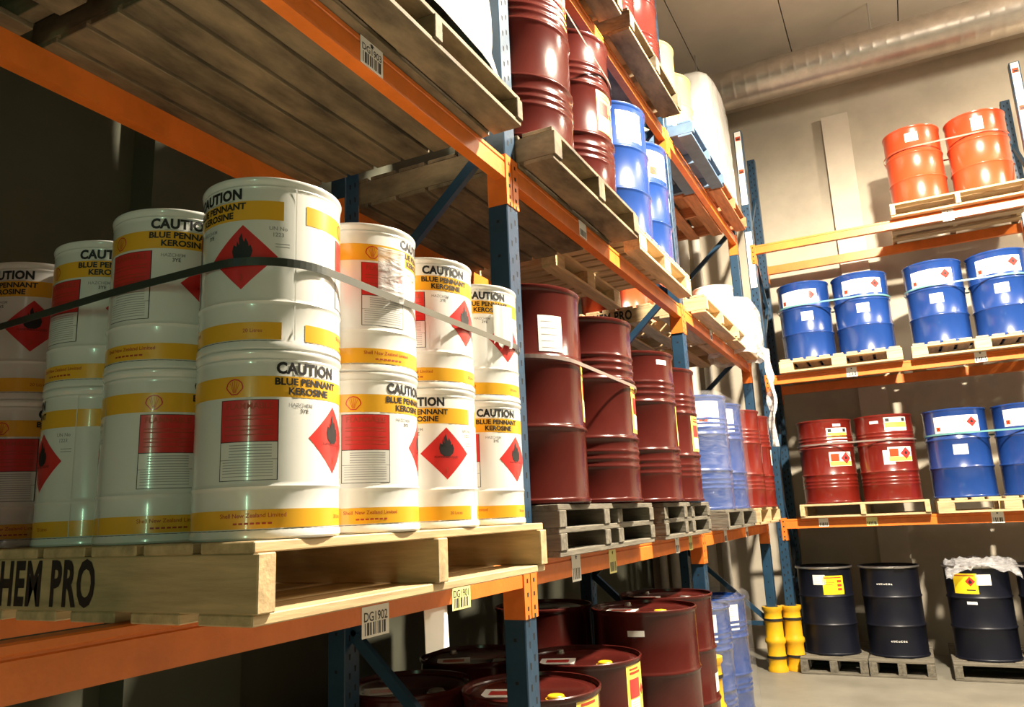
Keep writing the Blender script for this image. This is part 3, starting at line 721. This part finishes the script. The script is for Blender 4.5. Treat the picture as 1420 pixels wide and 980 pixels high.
# floor level under the racking
FLZ = -CAMH+.001
gf = 'brown drums standing under the racking'
def fpal(x, y, label, m=GREYW, L=1.2): pallet((x, y, FLZ), pi/2, L, 1.16, .142, m, label, nb=7, bottom=3, gap=.03)
fpal(-1.70, 4.72, 'pallet on the floor under the farther brown drums of the middle bay', L=1.2)
zz = FLZ+.144
drum(-1.52, 3.105, FLZ, 'brown drum on the floor with a yellow bung, closest to the blue upright', BARK, group=gf, caps=YPLAS, h=.905, lidpaper=True, labels=[('tall', 62, .64)], phi=-8)
drum(-1.545, 3.735, FLZ, 'brown drum on the floor with red and yellow label, yellow bung and lid sheet', BARK, group=gf, caps=YPLAS, h=.92, lidpaper=True, labels=[('tall', 66, .62)], phi=-4)
drum(-2.15, 3.12, FLZ, 'shaded brown drum in the floor rear row behind the diagonal brace', BARK, group=gf, caps=STEEL, lidpaper=True)
drum(-2.15, 3.74, FLZ, 'shaded brown drum in the floor rear row with pale paper on its lid', BARK, group=gf, caps=STEEL, h=.90, lidpaper=True)
drum(-1.42, 4.38, zz, 'big brown drum on the floor with two yellow caps and a strip on its side', BARK, group=gf, caps=YPLAS, h=.935, lidpaper=True, labels=[('strip', 0, .76)], phi=-10)
drum(-1.48, 5.03, zz, 'brown drum on the floor just behind the one with two yellow caps', BARK, group=gf, caps=STEEL, h=.935, lidpaper=True, labels=[('white', 80, .34)])
drum(-2.06, 4.42, zz, 'dark brown drum in the floor rear row behind the big yellow capped drum', BARK, group=gf, caps=STEEL, h=.93)
drum(-1.61, 6.13, FLZ, 'blue drum on the floor inside clear film, nearer one', BBLUE, group='blue drums on the floor in clear film', ribbed=True, labels=[('short', 18, .63)])
drum(-1.61, 6.74, FLZ, 'blue drum on the floor inside clear film, farther one', BBLUE, group='blue drums on the floor in clear film', ribbed=True, labels=[('short', 30, .63)])
wrapped('clear_wrap', -2.25, -1.30, 5.83, 7.05, FLZ+.0, FLZ+.93, FILM, 'loose clear film around the blue drums on the floor', amp=.02, seed=9, open_=True, cat='plastic film')

# yellow column guards
def guard(x, y, label):
    o = empty('column_guard', (x, y, FLZ), 0, label, 'column guard', 'yellow plastic column guards')
    g = G(YPLAS); r = .085
    g.lathe([(r+.012,0),(r+.012,.03),(r,.05),(r,.12),(r+.006,.13),(r+.006,.145),(r,.155),(r,.25),(r+.014,.27),(r+.014,.30),(r,.32),(r,.47),(r+.006,.48),(r+.006,.495),(r,.505),(r,.56),(r+.014,.58),(r+.014,.61),(r-.02,.61)], 28)
    g.lathe([(r-.02,.61),(r-.02,0)], 28)
    ob('guard_shell', g, o)
    for z in (.137, .488, ):
        g = G(BLK); g.lathe([(r+.008, z-.012), (r+.009, z), (r+.008, z+.012)], 28); ob('strap_band', g, o)
    return o
guard(FX-.045, PY[2], 'yellow plastic guard around the foot of the middle upright')
guard(FX-.045, PY[3], 'yellow plastic guard around the foot of the far end post')

# ---------------------------------------------------------------- back racking
BY, BX0, BX1 = 8.42, -1.21, 1.47
for x, lab in ((BX0, 'blue upright frame of the back racking next to the corner'), (BX1, 'blue upright frame of the back racking cut by the frame edge')):
    o = upright(x, BY, 4.17 if x < 0 else 4.17, .93, -pi/2, lab, w=.09)
guard(BX0, BY-.0, 'yellow plastic guard around the foot of the back racking post') if False else None
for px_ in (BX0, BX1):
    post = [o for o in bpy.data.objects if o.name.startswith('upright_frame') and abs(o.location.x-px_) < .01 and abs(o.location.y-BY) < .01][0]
    for z0, z1 in ((3.28, 4.16), (2.32, 2.96)):  # white strips paint the glare of the lit post faces
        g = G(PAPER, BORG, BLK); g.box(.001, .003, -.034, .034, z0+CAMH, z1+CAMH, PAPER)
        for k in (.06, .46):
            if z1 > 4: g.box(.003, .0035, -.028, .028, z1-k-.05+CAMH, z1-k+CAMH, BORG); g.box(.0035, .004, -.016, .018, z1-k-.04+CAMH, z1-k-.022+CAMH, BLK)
        o_ = ob('post_glare_strip', g, post); o_['label'] = 'painted white glare with small orange marks'
def gd2():
    o = guard(BX0, BY+.045, 'yellow plastic guard around the foot of the back racking post'); return o
gd2()
BL = [-.145, 1.335, 2.79]
bl = [[(1.55, -.052, .09, .085, '', PAPER)], [(.80, -.052, .10, .095, '', PAPER), (1.93, -.045, .10, .10, '', PAPER)], [(1.86, -.06, .10, .11, '', PAPER)]]
bl[0] = [(.36, -.045, .09, .08, '', PAPER), (.80, -.05, .10, .08, '', Yl), (1.85, -.05, .10, .10, '', PAPER)]
for l in range(3):
    ln = ['bottom', 'middle', 'top'][l]
    beam(0, 0, BX1-BX0-.10, 0, f'orange front beam at the {ln} level of the back racking', stickers=bl[l]).matrix_world = Matrix.Translation((BX0+.05, BY, BL[l]+CAMH)) @ Matrix.Rotation(-pi/2, 4, 'Z')
    beam(0, 0, BX1-BX0-.10, 0, f'orange rear beam at the {ln} level of the back racking').matrix_world = Matrix.Translation((BX1-.05, BY+.93, BL[l]+CAMH)) @ Matrix.Rotation(pi/2, 4, 'Z')
# beams were built along +y with the face to +x; the back ones must look to -y
for o in bpy.data.objects:
    if o.name.startswith('rack_beam') and 'front beam' in o.get('label', '') and 'back racking' in o['label']:
        l = o.matrix_world.translation.z
        o.matrix_world = Matrix(((0, 1, 0, BX0+.05), (-1, 0, 0, BY), (0, 0, 1, l), (0, 0, 0, 1)))
    if o.name.startswith('rack_beam') and 'rear beam' in o.get('label', '') and 'back racking' in o['label']:
        l = o.matrix_world.translation.z
        o.matrix_world = Matrix(((0, -1, 0, BX1-.05), (1, 0, 0, BY+.93), (0, 0, 1, l), (0, 0, 0, 1)))

def bdrum(x, z, label, m, labels, r=.272, h=.84, y=8.72, **k): return drum(x, y, z, label, m, labels=labels, r=r, h=h, **k)
# bottom level
zb = BL[0]+.001
pallet((-.42, 8.90, zb), 0, 1.16, 1.14, .135, PINE, 'pale pallet under the two bright red drums of the back racking', nb=8, bottom=5, gap=.03)
block_pallet((.82, 8.90, zb), 0, 1.20, 1.14, .135, PINE, 'pale block pallet under the blue drums on the bottom level of the back racking')
g1 = 'bright red drums on the back racking'
bdrum(-.715, zb+.137, 'bright red drum with lemon label low on its shoulder, nearer the corner', BRED, [('danger', 28, .64), ('hazard', 30, .38), ('strip', 28, .80)], ribbed=True, group=g1)
bdrum(-.150, zb+.137, 'bright red drum with lemon label high under its rim, beside the blue drum', BRED, [('danger', 26, .70), ('hazard', 28, .39), ('strip', -18, .79), ('double', 3, .365)], ribbed=True, group=g1)
g2 = 'blue drums on the bottom level of the back racking'
bdrum(.482, zb+.137, 'blue drum on the bottom level of the back racking beside the red drums', BBLUE, [('wide', 4, .64), ('white', 4, .42)], r=.28, group=g2)
bdrum(1.075, zb+.137, 'blue drum on the bottom level of the back racking cut by the frame edge', BBLUE, [('wide', 4, .66), ('white', 14, .42)], r=.28, group=g2)
# middle level
zb = BL[1]+.001
block_pallet((-.46, 8.90, zb), 0, 1.16, 1.14, .14, PINE, 'pale block pallet under the blue drums nearer the corner on the middle level')
block_pallet((.80, 8.90, zb), 0, 1.20, 1.14, .14, PINE, 'pale block pallet under the blue drums farther from the corner on the middle level')
g3 = 'blue drums on the middle level of the back racking'
bdrum(-.755, zb+.142, 'blue drum on the middle level closest to the corner post', BBLUE, [('wide', -12, .62), ('white', 4, .43)], r=.268, group=g3)
bdrum(-.190, zb+.142, 'blue drum on the middle level, second from the corner post', BBLUE, [('wide', 6, .64), ('white', 2, .43)], r=.276, group=g3)
bdrum(.495, zb+.142, 'blue drum on the middle level just past the gap', BBLUE, [('wide', -2, .62), ('white', 2, .42)], r=.272, group=g3)
bdrum(1.065, zb+.142, 'blue drum on the middle level touching the frame edge', BBLUE, [('wide', 2, .64), ('white', 2, .43)], r=.276, group=g3)
# top level
zb = BL[2]+.001
pallet((.80, 8.90, zb), 0, 1.20, 1.14, .142, PINE, 'pale pallet on the top level under the orange drums', nb=8, bottom=5, gap=.03)
g4 = 'orange drums on the top level of the back racking'
bdrum(.500, zb+.144, 'orange drum with one white sticker on the top level of the back racking', BORG, [('white', 2, .70)], r=.272, group=g4)
bdrum(1.085, zb+.144, 'orange drum with two white stickers on the top level of the back racking', BORG, [('double', 6, .66)], r=.278, group=g4)
def bstrap(cs, z, m, label, dz=0): strap([(x, 8.72) for x in cs], .282, lambda x, y: z + dz*(x-cs[0]), .016, m, label)
bstrap((-.755, -.19), BL[1]+.143+.58, STRAPG, 'green strap around the blue drums nearer the corner on the middle level')
bstrap((.495, 1.065), BL[1]+.143+.58, STRAPG, 'green strap around the blue drums past the gap on the middle level')
bstrap((.482, 1.075), BL[0]+.138+.60, STRAPG, 'green strap around the blue drums on the bottom level')
bstrap((-.715, -.15), BL[0]+.138+.59, STRAPT, 'grey strap around the two bright red drums')
bstrap((.50, 1.085), BL[2]+.145+.60, mat('red_strap', (.5, .08, .04), .3), 'orange red strap around the two orange drums')
# floor
g5 = 'navy black drums on the floor of the back racking'
for i, (x, L_) in enumerate(((-.865, .74), (-.27, .60), (.74, 1.20))):
    pallet((x+(.01 if i == 0 else 0), 8.86, FLZ), 0, [.60, .55, 1.18][i], 1.14, .145, GREYW, ['small grey pallet under the black drum with white and yellow labels', 'small grey pallet under the black drum with white stencil marks', 'grey pallet under the black drums with the plastic on top'][i], nb=7, bottom=3, gap=.03, sw=.07)
zf = FLZ+.147
bdrum(-.885, zf, 'black drum with small white and bright yellow labels', BBLK, [('white', -12, .70), ('yellow', 18, .60)], r=.262, h=.83, openhead=True, group=g5, y=8.70)
bdrum(-.285, zf, 'black drum with faint white stencil marks', BBLK, [('marks', -12, .70), ('marks', 2, .15)], r=.268, h=.83, openhead=True, group=g5, y=8.70)
bdrum(.455, zf-.02+.02, 'black drum with yellow label and crumpled plastic on its lid', BBLK, [('yellow_pic', -22, .62), ('white', 12, .70), ('strip', -14, .52)], r=.272, h=.83, openhead=True, group=g5, y=8.66)
bdrum(1.04, zf, 'black drum mostly cut off by the frame edge', BBLK, [], r=.272, h=.83, openhead=True, group=g5, y=8.66)
# crumpled plastic on the third black drum
g = G(FILMC); n = 26; vs = []
for j in range(n+1):
    for i in range(n+1):
        u, v = i/n-.5, j/n-.5; rr = math.hypot(u, v)
        z = .045 + .04*noise.noise(Vector((u*9, v*9, 2))) + .03*noise.noise(Vector((u*22, v*22, 5))) - (0 if rr < .42 else (rr-.42)*.55)
        vs.append((u*.60, v*.60, z))
g.add(vs, [(j*(n+1)+i, j*(n+1)+i+1, (j+1)*(n+1)+i+1, (j+1)*(n+1)+i) for j in range(n) for i in range(n)], None, True)
o_ = ob('crumpled_plastic', g, None, (.50, 8.66, zf+CAMH+.83)); sm = o_.modifiers.new('thick', 'SOLIDIFY'); sm.thickness = .003
tag(o_, 'crumpled clear plastic sheet lying on the lid of a black drum', 'plastic film')
